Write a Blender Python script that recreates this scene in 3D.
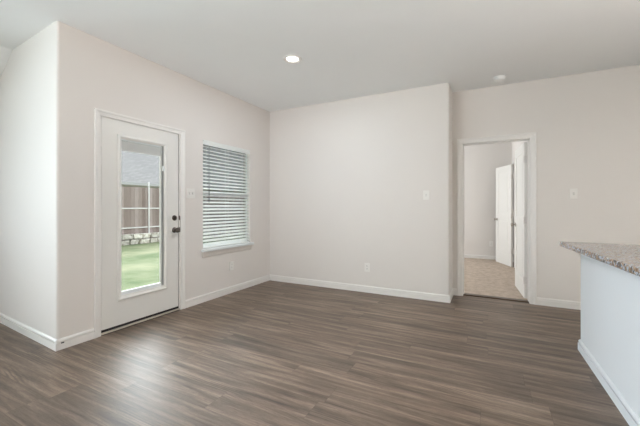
import bpy, bmesh, math, random
from mathutils import Vector, Matrix
random.seed(7)
S = bpy.context.scene
for o in list(bpy.data.objects):
    bpy.data.objects.remove(o)
COL = S.collection
PI = math.pi
R = math.radians

# ---------------------------------------------------------------- camera, sky, sun, area lights, exposure
EYE = 1.19
cam = bpy.data.objects.new('camera', bpy.data.cameras.new('camera'))
COL.objects.link(cam)
cam.location = (0, 0, EYE)
cam.rotation_euler = (R(90), 0, R(27.5))
cam.data.sensor_width = 36.0
cam.data.lens = 36.0 * 327 / 640
cam.data.shift_y = -6.0 / 640
cam.data.clip_start = 0.05
S.camera = cam
S.view_settings.view_transform = 'Standard'
S.view_settings.look = 'None'
S.view_settings.gamma = 1.0
S.view_settings.use_curve_mapping = False
S.view_settings.exposure = 0.16

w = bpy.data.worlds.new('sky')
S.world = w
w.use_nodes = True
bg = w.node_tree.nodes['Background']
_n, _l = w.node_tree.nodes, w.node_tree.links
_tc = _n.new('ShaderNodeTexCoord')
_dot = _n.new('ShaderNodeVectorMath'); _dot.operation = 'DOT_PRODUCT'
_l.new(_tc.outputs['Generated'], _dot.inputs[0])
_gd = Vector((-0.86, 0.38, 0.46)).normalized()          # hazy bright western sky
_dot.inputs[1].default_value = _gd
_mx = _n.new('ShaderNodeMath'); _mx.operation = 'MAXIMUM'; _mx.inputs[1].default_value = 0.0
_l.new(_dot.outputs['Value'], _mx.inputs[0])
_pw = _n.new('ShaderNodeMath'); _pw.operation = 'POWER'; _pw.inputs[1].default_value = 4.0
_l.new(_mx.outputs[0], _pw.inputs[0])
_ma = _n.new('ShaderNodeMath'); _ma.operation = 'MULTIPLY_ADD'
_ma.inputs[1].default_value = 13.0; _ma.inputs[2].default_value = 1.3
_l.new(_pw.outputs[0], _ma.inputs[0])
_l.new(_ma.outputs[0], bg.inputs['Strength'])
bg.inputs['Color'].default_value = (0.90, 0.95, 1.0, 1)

def sun(energy, rot, color, angle=3):
    l = bpy.data.lights.new('sun', 'SUN')
    l.energy = energy
    l.angle = R(angle)
    l.color = color
    o = bpy.data.objects.new('sun', l)
    o.rotation_euler = rot
    COL.objects.link(o)

def area(name, loc, rot, sx, sy, power, color, spread=180):
    l = bpy.data.lights.new(name, 'AREA')
    l.shape = 'RECTANGLE'
    l.size, l.size_y = sx, sy
    l.energy = power
    l.color = color
    l.spread = R(spread)
    o = bpy.data.objects.new(name, l)
    o.location = loc
    o.rotation_euler = rot
    COL.objects.link(o)
    return o

COOL = (0.86, 0.94, 1.0)
NEUT = (1.0, 0.96, 0.91)
WARM = (1.0, 0.80, 0.60)
sun(0.8, (0, R(46), R(-8)), (1.0, 0.95, 0.86))
# window daylight behind and left of the camera; upward lights are added fill
area('rear_daylight_left', (-4.6, -2.93, 1.45), (R(95), 0, R(-38)), 1.7, 1.6, 9, (0.75, 1.0, 1.0), 90)
area('ceiling_fill_left', (-4.6, -2.93, 1.3), (R(145), 0, R(-50)), 1.7, 1.4, 14, (0.50, 0.82, 1.0), 120)  # added fill aimed up at the ceiling on the living side
area('rear_daylight_wide', (-2.4, -2.93, 1.45), (R(95), 0, R(-15)), 1.6, 1.7, 4, (1.0, 0.92, 0.86), 110)
area('ceiling_fill_middle', (-2.4, -2.93, 1.3), (R(135), 0, R(-22)), 1.6, 1.4, 18, (0.88, 0.94, 1.0), 100)  # added fill tilted up to lift the ceiling brightness
area('rear_daylight_middle', (-2.4, -2.93, 1.45), (R(98), 0, 0), 1.6, 1.7, 9, (0.88, 0.95, 1.0), 60)
area('living_daylight', (-6.42, -0.9, 1.4), (R(90), 0, R(-71)), 2.2, 1.5, 21, (0.72, 0.88, 1.0), 60)
area('kitchen_fill', (3.33, 0.5, 1.3), (R(155), 0, R(90)), 1.6, 1.2, 172, (1.0, 0.96, 0.92), 130)  # added fill thrown up from the kitchen side, source invented
# daylight in the bedroom window, facing +X
area('bedroom_daylight', (-3.1, 6.6, 1.5), (R(90), 0, R(-90)), 1.5, 1.4, 60, (0.87, 0.94, 1.0))

# ---------------------------------------------------------------- materials
def lin(c):
    return tuple(((x / 255) / 12.92 if x / 255 <= 0.04045 else ((x / 255 + 0.055) / 1.055) ** 2.4) for x in c) + (1,)

class NT:
    def __init__(s, name):
        s.m = bpy.data.materials.new(name)
        s.m.use_nodes = True
        s.n = s.m.node_tree.nodes
        s.l = s.m.node_tree.links
        s.b = s.n['Principled BSDF']
    def node(s, t, **k):
        n = s.n.new(t)
        for a, v in k.items():
            setattr(n, a, v)
        return n
    def link(s, a, b):
        s.l.new(a, b)
    def math(s, op, a, b=None, c=None):
        n = s.node('ShaderNodeMath', operation=op)
        for i, v in enumerate((a, b, c)):
            if v is None: continue
            if isinstance(v, (int, float)): n.inputs[i].default_value = v
            else: s.link(v, n.inputs[i])
        return n.outputs[0]
    def mix(s, f, a, b, mode='MIX'):
        n = s.node('ShaderNodeMix', data_type='RGBA', blend_type=mode)
        if isinstance(f, (int, float)): n.inputs[0].default_value = f
        else: s.link(f, n.inputs[0])
        for i, v in ((6, a), (7, b)):
            if isinstance(v, tuple): n.inputs[i].default_value = v
            else: s.link(v, n.inputs[i])
        return n.outputs[2]
    def noise(s, vec, scale, detail=4, rough=0.5, dist=0.0):
        n = s.node('ShaderNodeTexNoise')
        n.inputs['Scale'].default_value = scale
        n.inputs['Detail'].default_value = detail
        n.inputs['Roughness'].default_value = rough
        n.inputs['Distortion'].default_value = dist
        if vec is not None: s.link(vec, n.inputs['Vector'])
        return n.outputs['Fac']
    def pos(s):
        return s.node('ShaderNodeNewGeometry').outputs['Position']
    def scale(s, vec, v, loc=(0, 0, 0)):
        n = s.node('ShaderNodeMapping')
        n.inputs['Scale'].default_value = v
        n.inputs['Location'].default_value = loc
        s.link(vec, n.inputs['Vector'])
        return n.outputs[0]
    def ramp(s, f, stops):
        n = s.node('ShaderNodeValToRGB')
        e = n.color_ramp.elements
        while len(e) < len(stops): e.new(0.5)
        for i, (p, c) in enumerate(stops):
            e[i].position = p
            e[i].color = c
        s.link(f, n.inputs[0])
        return n.outputs[0]
    def bump(s, h, strength, dist=0.002):
        n = s.node('ShaderNodeBump')
        n.inputs['Strength'].default_value = strength
        n.inputs['Distance'].default_value = dist
        s.link(h, n.inputs['Height'])
        s.link(n.outputs[0], s.b.inputs['Normal'])

def paint(name, col, rough=0.6, bump=0.0, bscale=180, var=0.02, metal=0.0, spec=0.5):
    t = NT(name)
    c = lin(col)
    p = t.pos()
    n = t.noise(p, 3.0, 3)
    lo = tuple(x * (1 - var) for x in c[:3]) + (1,)
    hi = tuple(min(1, x * (1 + var)) for x in c[:3]) + (1,)
    t.link(t.mix(n, lo, hi), t.b.inputs['Base Color'])
    t.b.inputs['Roughness'].default_value = rough
    t.b.inputs['Metallic'].default_value = metal
    t.b.inputs['Specular IOR Level'].default_value = spec
    if bump: t.bump(t.noise(p, bscale, 2), bump, 0.001)
    return t.m

M = {}
M['wall'] = paint('wall_paint', (227, 221, 215), 0.75, 0.12, 160, 0.012, spec=0.3)
M['ceiling'] = paint('ceiling_paint', (245, 246, 245), 0.9, 0.15, 120, 0.012, spec=0.2)
M['island'] = paint('island_paint', (236, 238, 240), 0.6, 0.08, 160, 0.01, spec=0.3)
M['trim'] = paint('trim_paint', (236, 232, 227), 0.35, 0, var=0.01)
M['door'] = paint('door_paint', (233, 230, 224), 0.4, 0, var=0.01)
M['plate'] = paint('plate_plastic', (236, 232, 226), 0.35, 0, var=0.01)
M['slot'] = paint('slot_dark', (70, 66, 62), 0.5)
M['blind'] = paint('blind_white', (236, 238, 234), 0.4, 0, var=0.01)
M['vinyl'] = paint('window_vinyl', (235, 238, 238), 0.4, 0, var=0.01)
M['bronze'] = paint('dark_nickel', (118, 110, 104), 0.28, 0, metal=0.95, var=0.1)
M['nickel'] = paint('satin_nickel', (180, 172, 162), 0.35, 0, metal=0.9, var=0.05)
M['hinge'] = paint('hinge_metal', (226, 222, 216), 0.4, 0, metal=0.2)
M['rubber'] = paint('black_rubber', (22, 18, 16), 0.6)
M['sill_metal'] = paint('threshold_metal', (196, 184, 170), 0.5, metal=0.0)
M['grey'] = paint('grey_plastic', (150, 150, 148), 0.5)
M['channel'] = paint('channel_plastic', (205, 205, 202), 0.5)
M['toggle_slot'] = paint('toggle_shadow', (198, 194, 188), 0.6)
M['gap_shade'] = paint('door_gap_shade', (58, 52, 48), 0.7)  # dark tone stands in for the shadow in the door gaps
M['wandgrey'] = paint('wand_plastic', (72, 74, 72), 0.4)
M['stack'] = paint('raised_blind', (222, 222, 218), 0.6)
M['transition'] = paint('transition_strip', (86, 68, 54), 0.4)
M['detector'] = paint('detector_plastic', (250, 250, 248), 0.4)
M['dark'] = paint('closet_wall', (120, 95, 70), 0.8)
M['galv'] = paint('galvanised_steel', (226, 224, 226), 0.5, metal=0.2)
M['fascia'] = paint('house_trim', (186, 186, 188), 0.7)
M['concrete'] = paint('patio_concrete', (190, 186, 178), 0.9, 0.3, 60, 0.08)

def glass():
    t = NT('clear_glass')
    t.n.remove(t.b)
    tr = t.node('ShaderNodeBsdfTransparent')
    tr.inputs[0].default_value = (0.94, 0.96, 0.95, 1)
    gl = t.node('ShaderNodeBsdfGlossy')
    gl.inputs['Roughness'].default_value = 0.02
    lw = t.node('ShaderNodeLayerWeight')
    fac = t.math('MULTIPLY_ADD', t.math('POWER', lw.outputs['Facing'], 5.0), 0.45, 0.03)
    mx = t.node('ShaderNodeMixShader')
    t.link(fac, mx.inputs[0])
    t.link(tr.outputs[0], mx.inputs[1])
    t.link(gl.outputs[0], mx.inputs[2])
    t.link(mx.outputs[0], t.n['Material Output'].inputs[0])
    return t.m
M['glass'] = glass()

def screen():  # added screen that darkens the view through the window
    t = NT('dimming_screen')
    tr = t.node('ShaderNodeBsdfTransparent')
    tr.inputs[0].default_value = (1, 1, 1, 1)
    t.b.inputs['Base Color'].default_value = lin((60, 66, 64))
    t.b.inputs['Roughness'].default_value = 0.8
    mx = t.node('ShaderNodeMixShader')
    mx.inputs[0].default_value = 0.38
    t.link(tr.outputs[0], mx.inputs[1]); t.link(t.b.outputs[0], mx.inputs[2])
    t.link(mx.outputs[0], t.n['Material Output'].inputs[0])
    return t.m
M['screen'] = screen()

def emit(name, col, strength):
    t = NT(name)
    t.b.inputs['Base Color'].default_value = (1, 1, 1, 1)
    t.b.inputs['Emission Color'].default_value = lin(col)
    t.b.inputs['Emission Strength'].default_value = strength
    return t.m
M['lamp'] = emit('lamp_diffuser', (255, 246, 238), 6.0)

def floor_mat():
    t = NT('vinyl_plank')
    PW, PL = 0.19, 1.22
    p = t.pos()
    sp = t.node('ShaderNodeSeparateXYZ')
    t.link(p, sp.inputs[0])
    x, y = sp.outputs[0], sp.outputs[1]
    yr = t.math('DIVIDE', t.math('SUBTRACT', y, 0.07), PW)
    row = t.math('FLOOR', yr)
    wn = t.node('ShaderNodeTexWhiteNoise', noise_dimensions='1D')
    t.link(row, wn.inputs['W'])
    xs = t.math('ADD', t.math('DIVIDE', x, PL), t.math('MULTIPLY', wn.outputs['Value'], 7.3))
    colm = t.math('FLOOR', xs)
    cv = t.node('ShaderNodeCombineXYZ')
    t.link(row, cv.inputs[0]); t.link(colm, cv.inputs[1])
    w2 = t.node('ShaderNodeTexWhiteNoise', noise_dimensions='3D')
    t.link(cv.outputs[0], w2.inputs['Vector'])
    rnd = w2.outputs['Value']
    # grain coordinate: stretched along x, shifted per plank
    off = t.node('ShaderNodeVectorMath', operation='SCALE')
    t.link(w2.outputs['Color'], off.inputs[0]); off.inputs['Scale'].default_value = 23.0
    add = t.node('ShaderNodeVectorMath', operation='ADD')
    t.link(p, add.inputs[0]); t.link(off.outputs[0], add.inputs[1])
    g = add.outputs[0]
    broad = t.noise(t.scale(g, (0.9, 13, 1)), 1.6, 6, 0.62, 0.35)
    fine = t.noise(t.scale(g, (6.0, 95, 1)), 3.0, 6, 0.72, 0.5)
    # cathedral swirls
    wv = t.node('ShaderNodeTexWave', wave_type='RINGS', rings_direction='Z')
    wv.inputs['Scale'].default_value = 1.0
    wv.inputs['Distortion'].default_value = 5.0
    wv.inputs['Detail'].default_value = 3.0
    wv.inputs['Detail Scale'].default_value = 1.4
    t.link(t.scale(g, (3.2, 20, 1)), wv.inputs['Vector'])
    base = t.ramp(broad, [(0.30, lin((72, 56, 44))), (0.50, lin((112, 94, 79))), (0.70, lin((150, 131, 114)))])
    tone = t.math('ADD', t.math('MULTIPLY', rnd, 0.34), 0.86)
    tc = t.node('ShaderNodeCombineColor')
    for i in range(3): t.link(tone, tc.inputs[i])
    c = t.mix(1.0, base, tc.outputs[0], 'MULTIPLY')
    fr = t.ramp(fine, [(0.30, (0.66, 0.65, 0.64, 1)), (0.60, (1.12, 1.12, 1.12, 1))])
    c = t.mix(0.8, c, fr, 'MULTIPLY')
    pore = t.noise(t.scale(g, (14, 60, 1)), 2.2, 4, 0.7, 0.8)
    c = t.mix(0.75, c, t.ramp(pore, [(0.34, (0.68, 0.66, 0.64, 1)), (0.46, (1, 1, 1, 1)), (0.60, (1, 1, 1, 1)), (0.72, (1.32, 1.30, 1.26, 1))]), 'MULTIPLY')
    mask = t.ramp(t.noise(t.scale(g, (1.2, 4, 1)), 1.1, 2), [(0.56, (0, 0, 0, 1)), (0.66, (1, 1, 1, 1))])
    wr = t.ramp(wv.outputs['Fac'], [(0.10, (0.42, 0.40, 0.38, 1)), (0.45, (0.95, 0.95, 0.95, 1)), (0.9, (1.22, 1.2, 1.18, 1))])
    mk = t.math('MULTIPLY', mask, 0.6)
    c = t.mix(mk, c, t.mix(1.0, c, wr, 'MULTIPLY'))
    # seams
    fy = t.math('FRACT', yr); fx = t.math('FRACT', xs)
    dy = t.math('MULTIPLY', t.math('MINIMUM', fy, t.math('SUBTRACT', 1.0, fy)), PW)
    dx = t.math('MULTIPLY', t.math('MINIMUM', fx, t.math('SUBTRACT', 1.0, fx)), PL)
    d = t.math('MINIMUM', dx, dy)
    seam = t.ramp(t.math('MULTIPLY', d, 100.0), [(0.06, (0.66, 0.63, 0.61, 1)), (0.20, (1, 1, 1, 1))])
    c = t.mix(1.0, c, seam, 'MULTIPLY')
    t.link(c, t.b.inputs['Base Color'])
    rg = t.ramp(fine, [(0.3, (0.48,) * 3 + (1,)), (0.7, (0.44,) * 3 + (1,))])
    t.link(rg, t.b.inputs['Roughness'])
    t.b.inputs['Specular IOR Level'].default_value = 0.75
    h = t.math('ADD', t.math('MULTIPLY', fine, 0.5), seam)
    t.bump(h, 0.10, 0.001)
    return t.m
M['floor'] = floor_mat()

def carpet_mat():
    t = NT('carpet')
    p = t.pos()
    a = t.noise(p, 11, 5, 0.7)
    b = t.noise(p, 170, 3, 0.7)
    c1 = t.ramp(a, [(0.35, lin((186, 169, 152))), (0.65, lin((212, 196, 181)))])
    c2 = t.ramp(b, [(0.3, (0.62, 0.60, 0.58, 1)), (0.6, (1.05, 1.05, 1.05, 1))])
    t.link(t.mix(0.7, c1, c2, 'MULTIPLY'), t.b.inputs['Base Color'])
    t.b.inputs['Roughness'].default_value = 0.95
    t.b.inputs['Specular IOR Level'].default_value = 0.1
    t.bump(t.math('ADD', a, b), 0.8, 0.01)
    return t.m
M['carpet'] = carpet_mat()

def granite_mat():
    t = NT('granite')
    p = t.pos()
    n1 = t.noise(p, 30, 4, 0.6)
    n2 = t.noise(t.scale(p, (1, 1, 1), (1, 7, 2)), 55, 3, 0.6)
    n3 = t.noise(t.scale(p, (1, 1, 1), (5, 3, 2)), 48, 4, 0.65)
    c = t.ramp(n1, [(0.32, lin((118, 94, 76))), (0.50, lin((158, 132, 108))), (0.62, lin((186, 166, 146))), (0.72, lin((226, 224, 220)))])
    e = t.ramp(n2, [(0.50, (0, 0, 0, 1)), (0.56, (1, 1, 1, 1))])
    c = t.mix(e, c, lin((178, 188, 200)))
    d = t.ramp(n3, [(0.44, (1, 1, 1, 1)), (0.48, (0, 0, 0, 1))])
    c = t.mix(d, c, lin((44, 48, 58)))
    t.link(c, t.b.inputs['Base Color'])
    t.b.inputs['Roughness'].default_value = 0.18
    return t.m
M['granite'] = granite_mat()

def lawn_mat():
    t = NT('lawn')
    p = t.pos()
    a = t.noise(p, 0.9, 4, 0.6)
    b = t.noise(p, 40, 4, 0.7)
    c = t.ramp(a, [(0.35, lin((118, 134, 102))), (0.65, lin((168, 170, 144)))])
    c2 = t.ramp(b, [(0.3, (0.7, 0.7, 0.65, 1)), (0.7, (1.1, 1.1, 1.05, 1))])
    t.link(t.mix(1.0, c, c2, 'MULTIPLY'), t.b.inputs['Base Color'])
    t.b.inputs['Roughness'].default_value = 0.95
    t.b.inputs['Specular IOR Level'].default_value = 0.1
    t.bump(b, 1.0, 0.03)
    return t.m
M['lawn'] = lawn_mat()

def fence_mat():
    t = NT('weathered_cedar')
    p = t.pos()
    sp = t.node('ShaderNodeSeparateXYZ'); t.link(p, sp.inputs[0])
    wn = t.node('ShaderNodeTexWhiteNoise', noise_dimensions='1D')
    t.link(t.math('FLOOR', t.math('DIVIDE', sp.outputs[1], 0.145)), wn.inputs['W'])
    g = t.noise(t.scale(p, (1, 40, 2)), 2.0, 4, 0.6)
    c = t.ramp(wn.outputs['Value'], [(0.0, lin((140, 124, 119))), (1.0, lin((190, 176, 174)))])
    c2 = t.ramp(g, [(0.3, (0.75, 0.74, 0.74, 1)), (0.7, (1.05, 1.05, 1.05, 1))])
    t.link(t.mix(1.0, c, c2, 'MULTIPLY'), t.b.inputs['Base Color'])
    t.b.inputs['Roughness'].default_value = 0.9
    return t.m
M['fence'] = fence_mat()

def brickish(name, c1, c2, mortar, sx, w, h, coords='YZ'):
    t = NT(name)
    p = t.pos()
    sp = t.node('ShaderNodeSeparateXYZ'); t.link(p, sp.inputs[0])
    cv = t.node('ShaderNodeCombineXYZ')
    t.link(sp.outputs[1], cv.inputs[0]); t.link(sp.outputs[2], cv.inputs[1])
    b = t.node('ShaderNodeTexBrick')
    t.link(cv.outputs[0], b.inputs['Vector'])
    b.inputs['Color1'].default_value = lin(c1)
    b.inputs['Color2'].default_value = lin(c2)
    b.inputs['Mortar'].default_value = lin(mortar)
    b.inputs['Scale'].default_value = 1.0
    b.inputs['Mortar Size'].default_value = sx
    b.inputs['Brick Width'].default_value = w
    b.inputs['Row Height'].default_value = h
    t.link(b.outputs['Color'], t.b.inputs['Base Color'])
    t.b.inputs['Roughness'].default_value = 0.9
    return t.m
M['shingle'] = brickish('asphalt_shingle', (148, 146, 147), (162, 159, 160), (130, 129, 130), 0.012, 0.3, 0.10)
M['brick'] = brickish('pale_brick', (214, 208, 202), (196, 188, 182), (220, 218, 214), 0.01, 0.22, 0.075)

def stone_mat():
    t = NT('limestone')
    p = t.pos()
    oi = t.node('ShaderNodeObjectInfo').outputs['Random']
    a = t.noise(p, 9, 4, 0.65)
    c = t.ramp(a, [(0.3, lin((176, 164, 154))), (0.6, lin((246, 242, 236)))])
    tn = t.math('ADD', t.math('MULTIPLY', oi, 0.50), 0.62)
    tc = t.node('ShaderNodeCombineColor')
    for i in range(3): t.link(tn, tc.inputs[i])
    t.link(t.mix(1.0, c, tc.outputs[0], 'MULTIPLY'), t.b.inputs['Base Color'])
    t.b.inputs['Roughness'].default_value = 0.9
    t.bump(a, 0.6, 0.02)
    return t.m
M['stone'] = stone_mat()

# ---------------------------------------------------------------- mesh helpers
class MB:
    def __init__(s):
        s.bm = bmesh.new()
    def box(s, x0, x1, y0, y1, z0, z1):
        v = [s.bm.verts.new(c) for c in ((x0, y0, z0), (x1, y0, z0), (x1, y1, z0), (x0, y1, z0),
                                         (x0, y0, z1), (x1, y0, z1), (x1, y1, z1), (x0, y1, z1))]
        for f in ((3, 2, 1, 0), (4, 5, 6, 7), (0, 1, 5, 4), (1, 2, 6, 5), (2, 3, 7, 6), (3, 0, 4, 7)):
            s.bm.faces.new([v[i] for i in f])
        return v
    def prism(s, pts, z0, z1, mp=None):
        """plan polygon extruded between z0 and z1; mp maps (a, b, h) to xyz"""
        mp = mp or (lambda a, b, h: (a, b, h))
        n = len(pts)
        lo = [s.bm.verts.new(mp(a, b, z0)) for a, b in pts]
        hi = [s.bm.verts.new(mp(a, b, z1)) for a, b in pts]
        s.bm.faces.new(lo[::-1]); s.bm.faces.new(hi)
        for i in range(n):
            j = (i + 1) % n
            s.bm.faces.new((lo[i], lo[j], hi[j], hi[i]))
    def sweep(s, path, prof, mp, closed=False):
        """path: 2-D polyline; prof: (offset to the left of travel, height) polygon; mp(a, b, h)"""
        n = len(path)
        P = [Vector(p) for p in path]
        rings = []
        for i in range(n):
            if closed:
                d0 = (P[i] - P[i - 1]).normalized(); d1 = (P[(i + 1) % n] - P[i]).normalized()
            else:
                d1 = (P[i + 1] - P[i]).normalized() if i < n - 1 else (P[i] - P[i - 1]).normalized()
                d0 = (P[i] - P[i - 1]).normalized() if i > 0 else d1
            n0 = Vector((-d0.y, d0.x)); n1 = Vector((-d1.y, d1.x))
            m = (n0 + n1)
            m = m / (m.dot(n0))
            rings.append([s.bm.verts.new(mp(*(P[i] + m * o), h)) for o, h in prof])
        k = len(prof)
        for i in range(n if closed else n - 1):
            a, b = rings[i], rings[(i + 1) % n]
            for q in range(k):
                r = (q + 1) % k
                s.bm.faces.new((a[q], a[r], b[r], b[q]))
        if not closed:
            s.bm.faces.new(rings[0][::-1]); s.bm.faces.new(rings[-1])
    def lathe(s, prof, M4=Matrix(), seg=24):
        """prof: (radius, height) list around local z"""
        rings = []
        for r, h in prof:
            if r < 1e-6:
                rings.append([s.bm.verts.new(M4 @ Vector((0, 0, h)))])
            else:
                rings.append([s.bm.verts.new(M4 @ Vector((r * math.cos(2 * PI * i / seg), r * math.sin(2 * PI * i / seg), h))) for i in range(seg)])
        for a, b in zip(rings, rings[1:]):
            for i in range(seg):
                j = (i + 1) % seg
                if len(a) == 1 and len(b) == 1: continue
                if len(a) == 1: s.bm.faces.new((a[0], b[i], b[j]))
                elif len(b) == 1: s.bm.faces.new((a[i], a[j], b[0]))
                else: s.bm.faces.new((a[i], a[j], b[j], b[i]))
        for rr in (rings[0], rings[-1]):
            if len(rr) > 1: s.bm.faces.new(rr)
    def build(s, name, mat, parent=None, bevel=0, smooth=False, loc=None):
        bmesh.ops.recalc_face_normals(s.bm, faces=s.bm.faces)
        me = bpy.data.meshes.new(name)
        s.bm.to_mesh(me); s.bm.free()
        if smooth:
            for p in me.polygons: p.use_smooth = True
        me.materials.append(mat if not isinstance(mat, str) else M[mat])
        o = bpy.data.objects.new(name, me)
        COL.objects.link(o)
        if parent is not None:
            o.parent = parent
            o.matrix_parent_inverse = Matrix.Identity(4)
        if bevel:
            b = o.modifiers.new('bevel', 'BEVEL')
            b.width = bevel; b.segments = 3; b.limit_method = 'ANGLE'; b.angle_limit = R(40)
        if smooth:
            a = o.modifiers.new('edges', 'EDGE_SPLIT'); a.split_angle = R(40)
        if loc: o.location = loc
        return o

def tag(o, label=None, cat=None, group=None, kind=None):
    if label: o['label'] = label
    if cat: o['category'] = cat
    if group: o['group'] = group
    if kind: o['kind'] = kind
    return o

def empty(name, loc=(0, 0, 0), rz=0, label=None, cat=None, group=None, kind=None):
    o = bpy.data.objects.new(name, None)
    o.empty_display_size = 0.1
    o.location = loc
    o.rotation_euler = (0, 0, rz)
    COL.objects.link(o)
    return tag(o, label, cat, group, kind)

def copy_tree(o, parent=None):
    c = o.copy(); COL.objects.link(c)
    if parent is not None: c.parent = parent
    for ch in list(o.children): copy_tree(ch, c)
    return c

def arc(cx, cy, r, a0, a1, n=8):
    return [(cx + r * math.cos(R(a0 + (a1 - a0) * i / n)), cy + r * math.sin(R(a0 + (a1 - a0) * i / n))) for i in range(n + 1)]

def struct(mb, name, mat, label, cat, **k):
    return tag(mb.build(name, mat, **k), label, cat, kind='structure')

# ---------------------------------------------------------------- key dimensions (metres; camera at x=0, y=0)
H = 2.74
LX = -3.19           # face of the left (door) wall
CY = 1.40            # its outer corner
BY = 4.35            # face of the back wall
BX = -0.455          # its right end
RY = 4.76            # face of the recessed right wall
SK = 0.0606          # the living-room wall runs slightly out of square
XR, YR, XL = 3.4, -3.0, -6.5
D0, D1, DT = 1.735, 2.612, 2.052    # exterior door rough opening (y, y, z)
W0, W1, WB, WT = 2.955, 3.86, 0.640, 2.035   # window opening
O0, O1, OT = -0.343, 0.448, 2.05    # bedroom doorway opening
BF, BRX = 8.32, 0.42  # bedroom far wall, bedroom right wall

# ---------------------------------------------------------------- shell
m = MB(); m.prism([(XL, YR), (XR, YR), (XR, 4.82), (LX - .14, 4.82), (LX - .14, CY + .1), (XL, CY + .3)], -0.1, 0)
struct(m, 'floor', 'floor', 'grey-brown wood-look plank floor of the empty room', 'floor')
m = MB(); m.box(-3.34, 1.3, 4.82, BF + 0.15, -0.1, 0.0)
m.box(-3.04, BRX, 4.882, BF, 0.0, 0.012)
struct(m, 'floor', 'carpet', 'beige carpeted floor of the bedroom beyond the doorway', 'carpet')
m = MB(); m.prism([(O0 + .02, 4.80), (O1 - .02, 4.80), (O1 - .02, 4.885), (O0 + .02, 4.885)], 0.0, 0.014)
struct(m, 'trim_3', 'transition', 'dark brown transition strip between plank floor and carpet', 'threshold', bevel=.004)

m = MB()
m.box(-4.18, XR + .15, YR - .15, BF + .15, H, H + 0.15)
# the part over the living side: slopes down, then runs level
zl = H - 0.6 * 0.72
m.prism([(-4.18, H), (-4.18, H + .15), (-4.9, zl + .15), (-6.65, zl + .15), (-6.65, zl), (-4.9, zl)], YR - .15, 1.9,
        mp=lambda a, b, h: (a, h, b))
struct(m, 'ceiling', 'ceiling', 'smooth off-white ceiling with a sloped part at far left', 'ceiling')

# left wall with its rounded outer corner; openings for door and window
r = 0.02
m = MB()
corner = [(LX, D0), (LX - .15, D0), (LX - .15, CY + .02)] + arc(LX - r, CY + r, r, -90, 0)
m.prism(corner, 0, H)
m.box(LX - .15, LX, D0, D1, DT, H)
m.box(LX - .15, LX - .055, D1, W0 - .03, 0, H); m.box(LX - .055, LX, D1, W0, 0, H)
for z0_, z1_ in ((0, WB), (WT, H)):
    m.box(LX - .15, LX - .055, W0 - .03, W1 + .04, z0_, z1_); m.box(LX - .055, LX, W0, W1, z0_, z1_)
m.box(LX - .15, LX - .055, W1 + .04, BF + .15, 0, H); m.box(LX - .055, LX, W1, BF + .15, 0, H)
m.bm.verts.ensure_lookup_table()
struct(m, 'wall_left', 'wall', 'beige wall on the left holding the glazed door and the window', 'wall')

m = MB()
yl = lambda x: CY + (LX - x) * SK
m.prism([(LX - r, CY), (LX - .02, CY + .15), (XL - .15, yl(XL) + .15), (XL - .15, yl(XL - .15))], 0, H)
struct(m, 'wall_side', 'wall', 'pale wall at far left running away from the outer corner', 'wall')

m = MB()
m.prism([(LX, BY)] + arc(BX - r, BY + r, r, -90, 0) + [(BX, RY + .12), (LX, RY + .12)], 0, H)
struct(m, 'wall_back', 'wall', 'wide blank pale back wall with a rounded right corner', 'wall')

m = MB()
m.box(BX, O0, RY, RY + .12, 0, H)
m.box(O0, O1, RY, RY + .12, OT, H)
m.box(O1, XR + .15, RY, RY + .12, 0, H)
struct(m, 'wall_right', 'wall', 'warm beige recessed wall on the right with the bedroom doorway', 'wall')

m = MB()
m.box(XR, XR + .15, YR, -.3, 0, H); m.box(XR, XR + .15, 1.3, RY, 0, H)
m.box(XR, XR + .15, -.3, 1.3, 0, .9); m.box(XR, XR + .15, -.3, 1.3, 2.1, H)
struct(m, 'wall_kitchen', 'wall', 'beige kitchen side wall outside the frame', 'wall')
m = MB()
m.box(XL - .15, XL, YR - .15, -2.0, 0, H); m.box(XL - .15, XL, .2, yl(XL), 0, H)
m.box(XL - .15, XL, -2.0, .2, 0, .6); m.box(XL - .15, XL, -2.0, .2, 2.15, H)
struct(m, 'wall_living', 'wall', 'pale living side wall outside the frame', 'wall')
# rear wall, behind the camera, with two window openings
m = MB()
zz = [(XL - .15, -5.45), (-3.75, -3.2), (-1.6, XR + .15)]
for a, b in zz: m.box(a, b, YR - .15, YR, 0, H)
for a, b in ((-5.45, -3.75), (-3.2, -1.6)):
    m.box(a, b, YR - .15, YR, 0, .6)
    m.box(a, b, YR - .15, YR, 2.3, H)
struct(m, 'wall_rear', 'wall', 'pale rear wall with two wide windows behind the viewer', 'wall')

# bedroom shell
m = MB(); m.box(LX, 1.3, BF, BF + .12, 0, H)
struct(m, 'wall_bedroom_far', 'wall', 'plain beige far wall of the bedroom', 'wall')
m = MB()
m.box(BRX, BRX + .11, RY + .12, 7.405, 0, H)
m.box(BRX, BRX + .11, 7.405, 8.19, 2.06, H)
m.box(BRX, BRX + .11, 8.19, BF, 0, H)
struct(m, 'wall_bedroom_right', 'wall', 'bedroom side wall with the ajar door', 'wall')
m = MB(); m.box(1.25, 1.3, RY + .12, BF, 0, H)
struct(m, 'wall_closet', 'dark', 'dark closet wall behind the ajar door', 'wall')

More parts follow.
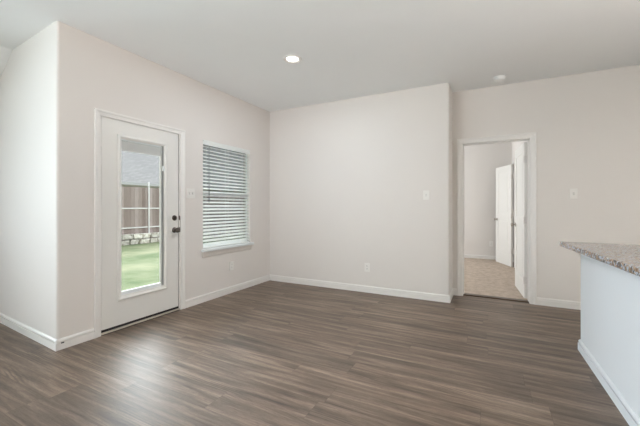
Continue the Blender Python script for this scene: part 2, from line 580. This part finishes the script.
# ---------------------------------------------------------------- baseboards
BB = [(0, 0), (0.015, 0), (0.015, 0.060), (0.014, 0.0585), (0.001, 0.059), (0.001, 0.070), (0.012, 0.0705), (0.011, 0.080), (0.006, 0.088), (0.003, 0.091), (0, 0.091)]
def bb_right(name, path, label):
    """offset to the right of travel"""
    m = MB(); m.sweep(path, [(-o, h) for o, h in BB], lambda a, b, h: (a, b, h))
    return tag(m.build(name, 'trim'), label, 'baseboard', kind='structure')
bb_right('baseboard_side', [(XL, yl(XL)), (LX, CY), (LX, 1.684)], 'white baseboard wrapping the outer corner left of the door')
bb_right('baseboard_left', [(LX, 2.674), (LX, BY), (BX, BY), (BX, RY), (-0.400, RY)], 'white baseboard from the glazed door round the back wall')
bb_right('baseboard_right', [(0.503, RY), (XR, RY)], 'white baseboard right of the bedroom doorway')
bb_right('baseboard_bedroom', [(LX + .15, BF), (BRX, BF)], 'white baseboard on the bedroom far wall')

# ---------------------------------------------------------------- exterior door (door_1)
CAS = [(0, 0), (0, .017), (.006, .019), (.018, .017), (.024, .013), (.046, .009), (.052, .011), (.057, .009), (.057, 0)]
dr = empty('door_1', label='white glazed exterior door in the left wall', cat='door', kind='structure')
# casing, walked up the near side, across and down: inner side is on the right of travel
m = MB()
m.sweep([(1.685, 0), (1.685, 2.088), (2.674, 2.088), (2.674, 0)], [(-o, h) for o, h in CAS], lambda a, b, h: (LX + h, a, b))
m.build('casing', 'trim', dr)
m = MB()
m.box(LX - .15, LX, D0, D0 + .010, 0.02, DT); m.box(LX - .15, LX, D1 - .010, D1, 0.02, DT); m.box(LX - .15, LX, D0, D1, DT - .008, DT)
m.box(LX - .15, LX - .055, D0 + .01, D0 + .03, .02, DT - .01); m.box(LX - .15, LX - .055, D1 - .03, D1 - .01, .02, DT - .01); m.box(LX - .15, LX - .055, D0 + .01, D1 - .01, DT - .03, DT - .008)
m.build('jamb', 'trim', dr)
m = MB()
s0, s1 = 1.752, 2.593
m.box(LX - .16, LX + .012, D0 + .01, D1 - .01, 0.006, 0.020)
m.build('threshold', 'sill_metal', dr, bevel=.003)
m = MB(); m.box(LX - .04, LX - .008, D0 + .012, D1 - .012, 0.021, 0.046); m.box(LX, LX + .010, D0 + .01, D1 - .01, 0, .006)  # rubber sweep, plus a low black lip for the threshold's shadow
m.build('sweep_and_shadow', 'rubber', dr)
m = MB()
m.box(LX - .035, LX - .012, D0 + .010, s0, .022, DT - .008); m.box(LX - .035, LX - .012, s1, D1 - .010, .022, DT - .008)
m.box(LX - .035, LX - .012, s0, s1, 2.036, DT - .008)
m.build('weatherstrip_shade', 'gap_shade', dr)  # strips put in to darken the gaps round the slab
SX0, SX1 = LX - .048, LX - .004
g0, g1, gb, gt = 1.930, 2.408, 0.325, 1.868
m = MB()
m.box(SX0, SX1, s0, g0, .046, 2.036); m.box(SX0, SX1, g1, s1, .046, 2.036)
m.box(SX0, SX1, g0, g1, .046, gb); m.box(SX0, SX1, g0, g1, gt, 2.036)
slab = m.build('door_panel', 'door', dr)
m = MB()
LF = [(0, 0), (0, .010), (.008, .014), (.018, .014), (.026, .008), (.036, .004), (.036, 0)]
m.sweep([(1.898, .280), (1.898, 1.893), (2.442, 1.893), (2.442, .280)], [(-o, h) for o, h in LF],
        lambda a, b, h: (SX1 + h, a, b), closed=True)
m.build('lite_frame', 'door', dr)
# glass unit: two panes, spacer frame, raised blind between the panes, slider
m = MB(); m.box(LX - .044, LX - .041, g0, g1, gb, gt); m.build('glass_pane', 'glass', dr)
m = MB()
m.box(LX - .040, LX - .012, g0, g0 + .012, gb, gt)
m.box(LX - .040, LX - .012, g0 + .012, g1 - .03, gb, gb + .035); m.box(LX - .040, LX - .012, g0 + .012, g1 - .03, gt - .02, gt)
m.build('glazing_frame', 'vinyl', dr)
m = MB(); m.box(LX - .040, LX - .015, g1 - .032, g1, gb, gt); m.build('blind_channel', 'channel', dr)
m = MB(); m.box(LX - .015, LX - .006, g1 - .022, g1 - .010, 0.335, gt - .01); m.build('slider_track', 'grey', dr)
m = MB(); m.box(LX - .006, LX + .004, g1 - .024, g1 - .001, 1.585, 1.64); m.build('slider_tab', 'vinyl', dr, bevel=.002)
m = MB()
for i in range(19): m.box(LX - .036, LX - .020, g0 + .015, g1 - .033, gt - .112 + i * .0046, gt - .1092 + i * .0046)
m.box(LX - .037, LX - .019, g0 + .014, g1 - .032, gt - .122, gt - .113)
m.build('raised_blind', 'stack', dr)
# hinges on the near jamb
for z in (.26, 1.02, 1.80):
    m = MB(); m.lathe([(0.0, -.05), (.006, -.05), (.007, -.045), (.007, .045), (.006, .05), (0, .05)], Matrix.Translation((LX + .003, 1.744, z)), 12)
    m.build('hinge', 'hinge', dr, smooth=True)
RotX = Matrix.Rotation(R(90), 4, 'Y')
# deadbolt and knob, on the door face facing +X
m = MB()
m.lathe([(0, -.001), (.031, -.001), (.031, .006), (.026, .012), (.019, .013), (.019, .018), (.0, .018)], Matrix.Translation((SX1, 2.540, 1.066)) @ RotX, 24)
db = m.build('deadbolt', 'bronze', dr, smooth=True)
m = MB(); m.box(SX1 + .016, SX1 + .034, 2.534, 2.546, 1.048, 1.084); m.build('thumb_turn', 'bronze', db, bevel=.003)
m = MB()
m.lathe([(0, -.001), (.032, -.001), (.032, .005), (.026, .010), (.013, .012), (.011, .030), (.016, .036), (.027, .044), (.030, .056), (.026, .066), (.014, .071), (0, .072)], Matrix.Translation((SX1, 2.540, .928)) @ RotX, 28)
m.build('door_knob', 'bronze', dr, smooth=True)
m = MB(); m.box(LX + .0, LX + .003, 2.5985, 2.612, .90, .955); m.box(LX, LX + .003, 2.5985, 2.612, 1.04, 1.09)
m.build('strike_plate', 'bronze', dr)

# ---------------------------------------------------------------- window_1
wn = empty('window_1', label='white single-hung window in the left wall behind the blind', cat='window', kind='structure')
xo = LX - .115
V0, V1 = W0 - .03, W1 + .04
m = MB()
f = .010
m.box(xo, xo + .06, V0, V0 + f, WB, WT); m.box(xo, xo + .06, V1 - f, V1, WB, WT)
m.box(xo, xo + .06, V0 + f, V1 - f, WB, WB + f); m.box(xo, xo + .06, V0 + f, V1 - f, WT - f, WT)
m.build('window_frame', 'vinyl', wn, bevel=.003)
m = MB()
m.box(xo + .02, xo + .065, V0 + f, V1 - f, 1.345, 1.395)
for a, b in ((V0 + f, V0 + f + .014), (V1 - f - .014, V1 - f)): m.box(xo + .015, xo + .045, a, b, WB + f, 1.345)
m.box(xo + .015, xo + .045, V0 + f, V1 - f, WB + f, WB + f + .04)
m.build('sash', 'vinyl', wn, bevel=.003)
m = MB(); m.box(xo + .004, xo + .0045, V0 + f, V1 - f, WB + f, WT - f); m.build('dimming_screen', 'screen', wn)  # added over both sashes to dim the view outside
m = MB(); m.box(xo + .028, xo + .031, V0 + f, V1 - f, WB + f, WT - f); m.build('window_pane', 'glass', wn)
m = MB()
m.box(xo + .06, LX, W0, W1, WB, WB + .020); m.box(LX - .001, LX + .048, W0 - .028, W1 + .038, WB - .012, WB + .020)
m.build('window_sill', 'vinyl', wn, bevel=.006)
m = MB()
m.prism([(0, WB - .012), (.016, WB - .012), (.014, WB - .065), (.006, WB - .084), (0, WB - .088)], W0 - .014, W1 + .02, mp=lambda a, b, h: (LX + a, h, b))
m.build('apron', 'wall', wn)

# ---------------------------------------------------------------- blind hanging in the window
bl = empty('window_blind', loc=(LX - .04, (W0 + W1) / 2, WT), label='white slatted horizontal blind hanging lowered in the window left of the corner', cat='blind')
def B(mb, name, mat, **k):
    o = mb.build(name, mat, bl, **k)
    o.location = tuple(-c for c in bl.location)
    return o
bx = LX - .030
b0, b1 = W0 + .006, W1 - .006
m = MB()
m.box(bx - .028, bx + .020, b0, b1, WT - .045, WT - .003)
B(m, 'headrail', 'blind')
m = MB()
m.prism([(.022, WT - .058), (.022, WT), (.034, WT), (.036, WT - .012), (.031, WT - .02), (.031, WT - .045), (.035, WT - .058)], b0 - .002, b1 + .002,
        mp=lambda a, b, h: (bx + a, h, b))
B(m, 'valance', 'blind')
m = MB()
tilt = R(24)
top, bot, pitch = WT - .075, .705, .0445
n = int((top - bot) / pitch) + 1
slat_z = [top - i * pitch for i in range(n)]
for z in slat_z:
    pts = []
    N = 5
    for i in range(N + 1):
        u = -.025 + .05 * i / N
        c = .0022 * (1 - (u / .025) ** 2)
        pts.append((u, c + .0014))
    for i in range(N, -1, -1):
        u = -.025 + .05 * i / N
        c = .0022 * (1 - (u / .025) ** 2)
        pts.append((u, c - .0014))
    ct, st = math.cos(-tilt), math.sin(-tilt)
    P = [(bx - .004 + u * ct - v * st, z + u * st + v * ct) for u, v in pts]
    m.prism(P, b0 + .004, b1 - .004, mp=lambda a, b, h: (a, h, b))
B(m, 'slats', 'blind')
m = MB(); m.box(bx - .028, bx + .020, b0 + .004, b1 - .004, .662, .684)
B(m, 'bottom_rail', 'blind', bevel=.004)
m = MB()
for y in (b0 + .10, (b0 + b1) / 2, b1 - .10):
    for x in (bx - .030, bx + .0215):
        m.box(x - .0008, x + .0008, y - .0012, y + .0012, .68, WT - .05)
B(m, 'ladder_cord', 'blind')
m = MB()
m.lathe([(0, 1.25), (.0065, 1.25), (.0065, 1.30), (.0045, 1.32), (.0045, WT - .075), (0, WT - .075)], Matrix.Translation((bx + .042, b0 + .083, 0)), 10)
B(m, 'tilt_wand', 'wandgrey', smooth=True)
m = MB()
for y in (b1 - .055, b1 - .043): m.box(bx + .036, bx + .038, y, y + .002, .76, WT - .06)
m.lathe([(0, .735), (.008, .735), (.006, .765), (0, .77)], Matrix.Translation((bx + .038, b1 - .048, 0)), 10)
B(m, 'lift_cord', 'blind')

# ---------------------------------------------------------------- bedroom doorway (door_2) and the doors beyond
d2 = empty('door_2', label='cased doorway in the right wall leading to the bedroom', cat='doorway', kind='structure')
m = MB()
m.sweep([(-.397, 0), (-.397, 2.103), (.502, 2.103), (.502, 0)], [(-o * 1.12, h) for o, h in CAS], lambda a, b, h: (a, RY - h, b))
m.build('casing', 'trim', d2)
m = MB()
m.box(O0, O0 + .018, RY - .002, RY + .122, 0, OT); m.box(O1 - .018, O1, RY - .002, RY + .122, 0, OT); m.box(O0 + .018, O1 - .018, RY - .002, RY + .122, OT - .018, OT)
m.box(O0 + .018, O0 + .030, RY + .045, RY + .08, 0, OT - .018); m.box(O1 - .030, O1 - .018, RY + .045, RY + .08, 0, OT - .018); m.box(O0 + .018, O1 - .018, RY + .045, RY + .08, OT - .030, OT - .018)
m.build('jamb', 'trim', d2)

def panel_door(name, hinge_xy, ang, width, label, knob_mat, hinges, h=2.025, z0=.018):
    """slab along local +X from the hinge edge, thickness in local +Y; panels recessed on both faces"""
    e = empty(name, (hinge_xy[0], hinge_xy[1], 0), ang, label, 'door', kind='structure')
    T = .035
    st, rail = .105, (.20, .105, .105)
    zs = [z0, z0 + .22, z0 + .92, z0 + 1.03, h - .12, h]
    m = MB()
    m.box(0, st, 0, T, z0, h); m.box(width - st, width, 0, T, z0, h)
    for a, b in ((zs[0], zs[1]), (zs[2], zs[3]), (zs[4], zs[5])): m.box(st, width - st, 0, T, a, b)
    for a, b in ((zs[1], zs[2]), (zs[3], zs[4])):
        m.box(st, width - st, .006, T - .006, a, b)
        m.box(st + .04, width - st - .04, .003, T - .003, a + .04, b - .04)
    m.build('door_panel', 'door', e, bevel=.002)
    for sgn, y in ((-1, 0), (1, T)):
        m = MB()
        m.lathe([(0, -.001), (.030, -.001), (.030, .005), (.012, .010), (.011, .028), (.025, .040), (.028, .052), (.020, .062), (0, .065)],
                Matrix.Translation((width - .065, y, .93)) @ Matrix.Rotation(R(90 if sgn < 0 else -90), 4, 'X'), 20)
        m.build('door_knob', knob_mat, e, smooth=True)
    for z in hinges:
        m = MB(); m.lathe([(0, -.045), (.008, -.045), (.008, .045), (0, .045)], Matrix.Translation((-.006, -.004 if ang < PI / 2 else T + .002, z)), 10)
        m.box(-.003, .0, 0.004, T - .004, z - .045, z + .045)
        m.build('hinge', 'hinge', e, smooth=True)
    return e
# near leaf: hinge at the right jamb, swung into the bedroom
a = math.atan2(5.68 - 4.925, 0.325 - 0.385)
panel_door('door_3', (0.422, 4.935), a, .755, 'white bedroom door swung open against the bedroom side, right of the doorway', 'nickel', (.25, 1.02, 1.80))
a2 = math.atan2(8.05 - 7.41, 0.09 - 0.36)
panel_door('door_4', (0.392, 7.424), a2, .655, 'white door standing ajar farther back in the bedroom', 'nickel', (.32, 1.02, 1.78))
m = MB()
for z in (.32, 1.06, 1.80): m.box(.394, .421, 7.398, 7.43, z - .05, z + .05)
d5 = m.build('trim_5', 'hinge'); tag(d5, 'pale hinge leaves of the ajar bedroom door', 'hinge', kind='structure')
m = MB()
m.sweep([(7.348, 0), (7.348, 2.117), (8.247, 2.117), (8.247, 0)], [(-o, h * .7) for o, h in CAS], lambda a, b, h: (BRX - h, a, b))
tag(m.build('trim_4', 'trim'), 'white casing round the ajar bedroom door', 'trim', kind='structure')

# ---------------------------------------------------------------- kitchen island with granite counter
I0x, I0y = 0.664, 3.405     # far left corner
I1x, I1y = 0.730, 0.30      # near left end
kx = (I1x - I0x) / (I1y - I0y)
isl = empty('kitchen_island', (I0x, I0y, 0), 0, 'white painted island base under the granite counter at right', 'island')
m = MB()
m.prism([(0, 0), (1.05, 0), (1.05 + (I1x - I0x), I1y - I0y), (I1x - I0x, I1y - I0y)][::-1], 0, .853)
m.build('island_body', 'island', isl, bevel=.008)
m = MB()
m.sweep([(I1x - I0x, I1y - I0y), (0, 0), (1.05, 0)], BB, lambda a, b, h: (a, b, h))
m.build('baseboard', 'island', isl)
m = MB()
m.prism([(0.530, 3.465), (1.76, 3.415), (1.80, 0.25), (0.775, 0.25)][::-1], .855, .893)
tag(m.build('granite_countertop', 'granite', bevel=.006), 'speckled brown and grey granite countertop on the white island', 'countertop')

# ---------------------------------------------------------------- switches, outlets
def plate_prism(wd, ht): 
    m = MB()
    m.box(-wd / 2, wd / 2, -.0085, 0, -ht / 2, ht / 2)
    return m
def plate(name, loc, rz, label, cat, kind, gangs=1, group=None):
    """plate lies in local XZ, facing local -Y"""
    e = empty(name, loc, rz, label, cat, group)
    plate_prism(.075 + .046 * (gangs - 1), .120).build('cover_plate', 'plate', e, bevel=.0025)
    for g in range(gangs):
        cx = (g - (gangs - 1) / 2) * .046
        if kind == 'switch':
            m = MB(); m.prism([(-.008, -.010), (-.010, -.010), (-.020, .004), (-.018, .009), (-.008, .010)], cx - .005, cx + .005, mp=lambda a, b, h: (h, a, b))
            m.build('toggle', 'plate', e)
            m = MB(); m.box(cx - .008, cx + .008, -.0090, -.0080, -.014, .014); m.build('toggle_slot', 'toggle_slot', e)
        else:
            for z in (.02, -.02):
                m = MB(); m.lathe([(0, -.0015), (.017, -.0015), (.017, 0), (.0, 0)], Matrix.Translation((cx, -.0085, z)) @ Matrix.Rotation(R(-90), 4, 'X'), 20)
                s_ = m.build('socket', 'plate', e)
                m = MB()
                m.box(cx - .008, cx - .0055, -.0107, -.0095, z - .001, z + .008); m.box(cx + .0055, cx + .008, -.0107, -.0095, z - .001, z + .008)
                m.box(cx - .002, cx + .002, -.0107, -.0095, z - .010, z - .006)
                m.build('slot', 'slot', s_)
    return e
plate('light_switch', (LX, 2.763, 1.352), R(90), 'white double switch plate between the glazed door and the blind', 'light switch', 'switch', 2)
plate('light_switch', (-.728, BY, 1.342), 0, 'white single switch plate on the blank back wall near its right corner', 'light switch', 'switch')
plate('light_switch', (.864, RY, 1.346), 0, 'white single switch plate right of the bedroom doorway', 'light switch', 'switch')
plate('wall_outlet', (-1.522, BY, .348), 0, 'white outlet low on the blank back wall', 'outlet', 'outlet')
plate('wall_outlet', (LX, 3.462, .372), R(90), 'white outlet under the window with the blind', 'outlet', 'outlet')
plate('wall_outlet', (.02, BF, .36), 0, 'white outlet low on the far bedroom wall seen through the doorway', 'outlet', 'outlet')
# ---------------------------------------------------------------- ceiling fixtures
dl = empty('recessed_light', (-1.835, 2.90, H), 0, 'round white recessed downlight, lit, in the ceiling', 'ceiling light')
m = MB()
m.lathe([(.060, 0), (.098, 0), (.098, -.005), (.088, -.014), (.074, -.012), (.060, 0)], seg=40)
m.build('trim_ring', 'trim', dl, smooth=True)
m = MB(); m.lathe([(0, -.001), (.060, -.001), (.060, -.003), (.05, -.005), (0, -.006)], seg=40)
m.build('diffuser', 'lamp', dl, smooth=True)
l = bpy.data.lights.new('downlight', 'AREA'); l.shape = 'DISK'; l.size = .12; l.energy = 15; l.color = (.80, .89, 1.0)
lo = bpy.data.objects.new('downlight', l); lo.location = (-1.835, 2.90, H - .014); COL.objects.link(lo)

sd = empty('smoke_detector', (.095, 4.46, H), 0, 'round white smoke detector on the ceiling near the right wall', 'smoke detector')
m = MB(); m.lathe([(0, 0), (.066, 0), (.066, -.010), (.062, -.014), (0, -.014)], seg=32); m.build('mounting_base', 'detector', sd, smooth=True)
m = MB(); m.lathe([(0, -.014), (.058, -.014), (.056, -.030), (.046, -.038), (.02, -.041), (0, -.041)], seg=32); m.build('cover', 'detector', sd, smooth=True)

mk = MB(); mk.box(LX + .0135, LX + .017, CY + .022, CY + .045, .050, .060)  # small dark block set on the baseboard face
mk = tag(mk.build('dark_mark', 'rubber', bevel=.002), 'tiny dark plug in the baseboard by the outer left corner', 'mark')

# ---------------------------------------------------------------- outside
GZ = -.20
m = MB(); m.box(-40, LX - .15, -12, 40, GZ - .3, GZ)
tag(m.build('lawn', 'lawn'), 'mown green lawn outside the glazed door', 'lawn', kind='stuff')

FX = -12.05
fe = empty('fence', (FX, 8.36, 0), 0, 'weathered brown board fence with pale metal posts beyond the lawn', 'fence')
m = MB()
y = 1.0
while y < 22:
    dz = random.uniform(-.01, .01)
    m.box(-.03, -.012, y - 8.36, y - 8.36 + .139, -.02, 1.95 + dz)
    y += .145
m.build('boards', 'fence', fe)
m = MB(); m.box(-.03, .015, 1 - 8.36, 22 - 8.36, -.15, .24); m.build('kick_board', 'fence', fe, bevel=.005)
for z in (1.14, .40):
    m = MB(); m.box(-.012, .026, 1 - 8.36, 22 - 8.36, z - .022, z + .022); m.build('rail', 'galv', fe)
for i in range(-3, 6):
    m = MB(); m.lathe([(0, -.19), (.028, -.19), (.028, 2.12), (.032, 2.12), (.032, 2.15), (.02, 2.17), (0, 2.175)], Matrix.Translation((.06, 2.4 * i, 0)), 12)
    m.build('post', 'galv', fe, smooth=True)

# limestone edging, two courses of separate stones
def stone(idx):
    m = MB()
    m.box(-.11, .11, -.17, .17, 0, .19)
    bmesh.ops.subdivide_edges(m.bm, edges=m.bm.edges[:], cuts=2, use_grid_fill=True)
    rr = random.Random(idx)
    for v in m.bm.verts:
        v.co += Vector((rr.uniform(-.02, .02), rr.uniform(-.02, .02), rr.uniform(-.012, .006) if v.co.z > .01 else 0))
    return m.build('edging_stone', 'stone', bevel=.015)
stones = [stone(i) for i in range(5)]
used = set()
words = 'pale limestone block in the edging below the fence beyond the lawn'
for course in range(2):
    y = 5.0 + .15 * course
    while y < 16:
        k = random.randrange(5)
        s_ = random.uniform(.75, 1.25)
        o = stones[k] if k not in used else stones[k].copy()
        if k in used: COL.objects.link(o)
        used.add(k)
        o.location = (FX + .26 + random.uniform(-.02, .02), y + .185 * s_, GZ + .004 + course * .205)
        o.scale = (1, s_ * .93, random.uniform(.85, .95))
        tag(o, words, 'stone', 'limestone blocks edging the lawn')
        y += .37 * s_ + .012

hs = empty('neighbour_house', (-18, 8, GZ), 0, 'pale house with a light grey shingle roof behind the fence', 'house')
m = MB(); m.box(-9, -.5, -10, 34, 0, 2.70); m.build('wall', 'brick', hs)
m = MB()
m.prism([(0, 2.68), (0, 2.78), (-4.7, 7.2), (-9.4, 2.78), (-9.4, 2.68)], -10.4, 34.4, mp=lambda a, b, h: (a, h, b))
m.build('roof', 'shingle', hs)
m = MB(); m.box(0, .03, -10.4, 34.4, 2.64, 2.79); m.build('fascia', 'fascia', hs)
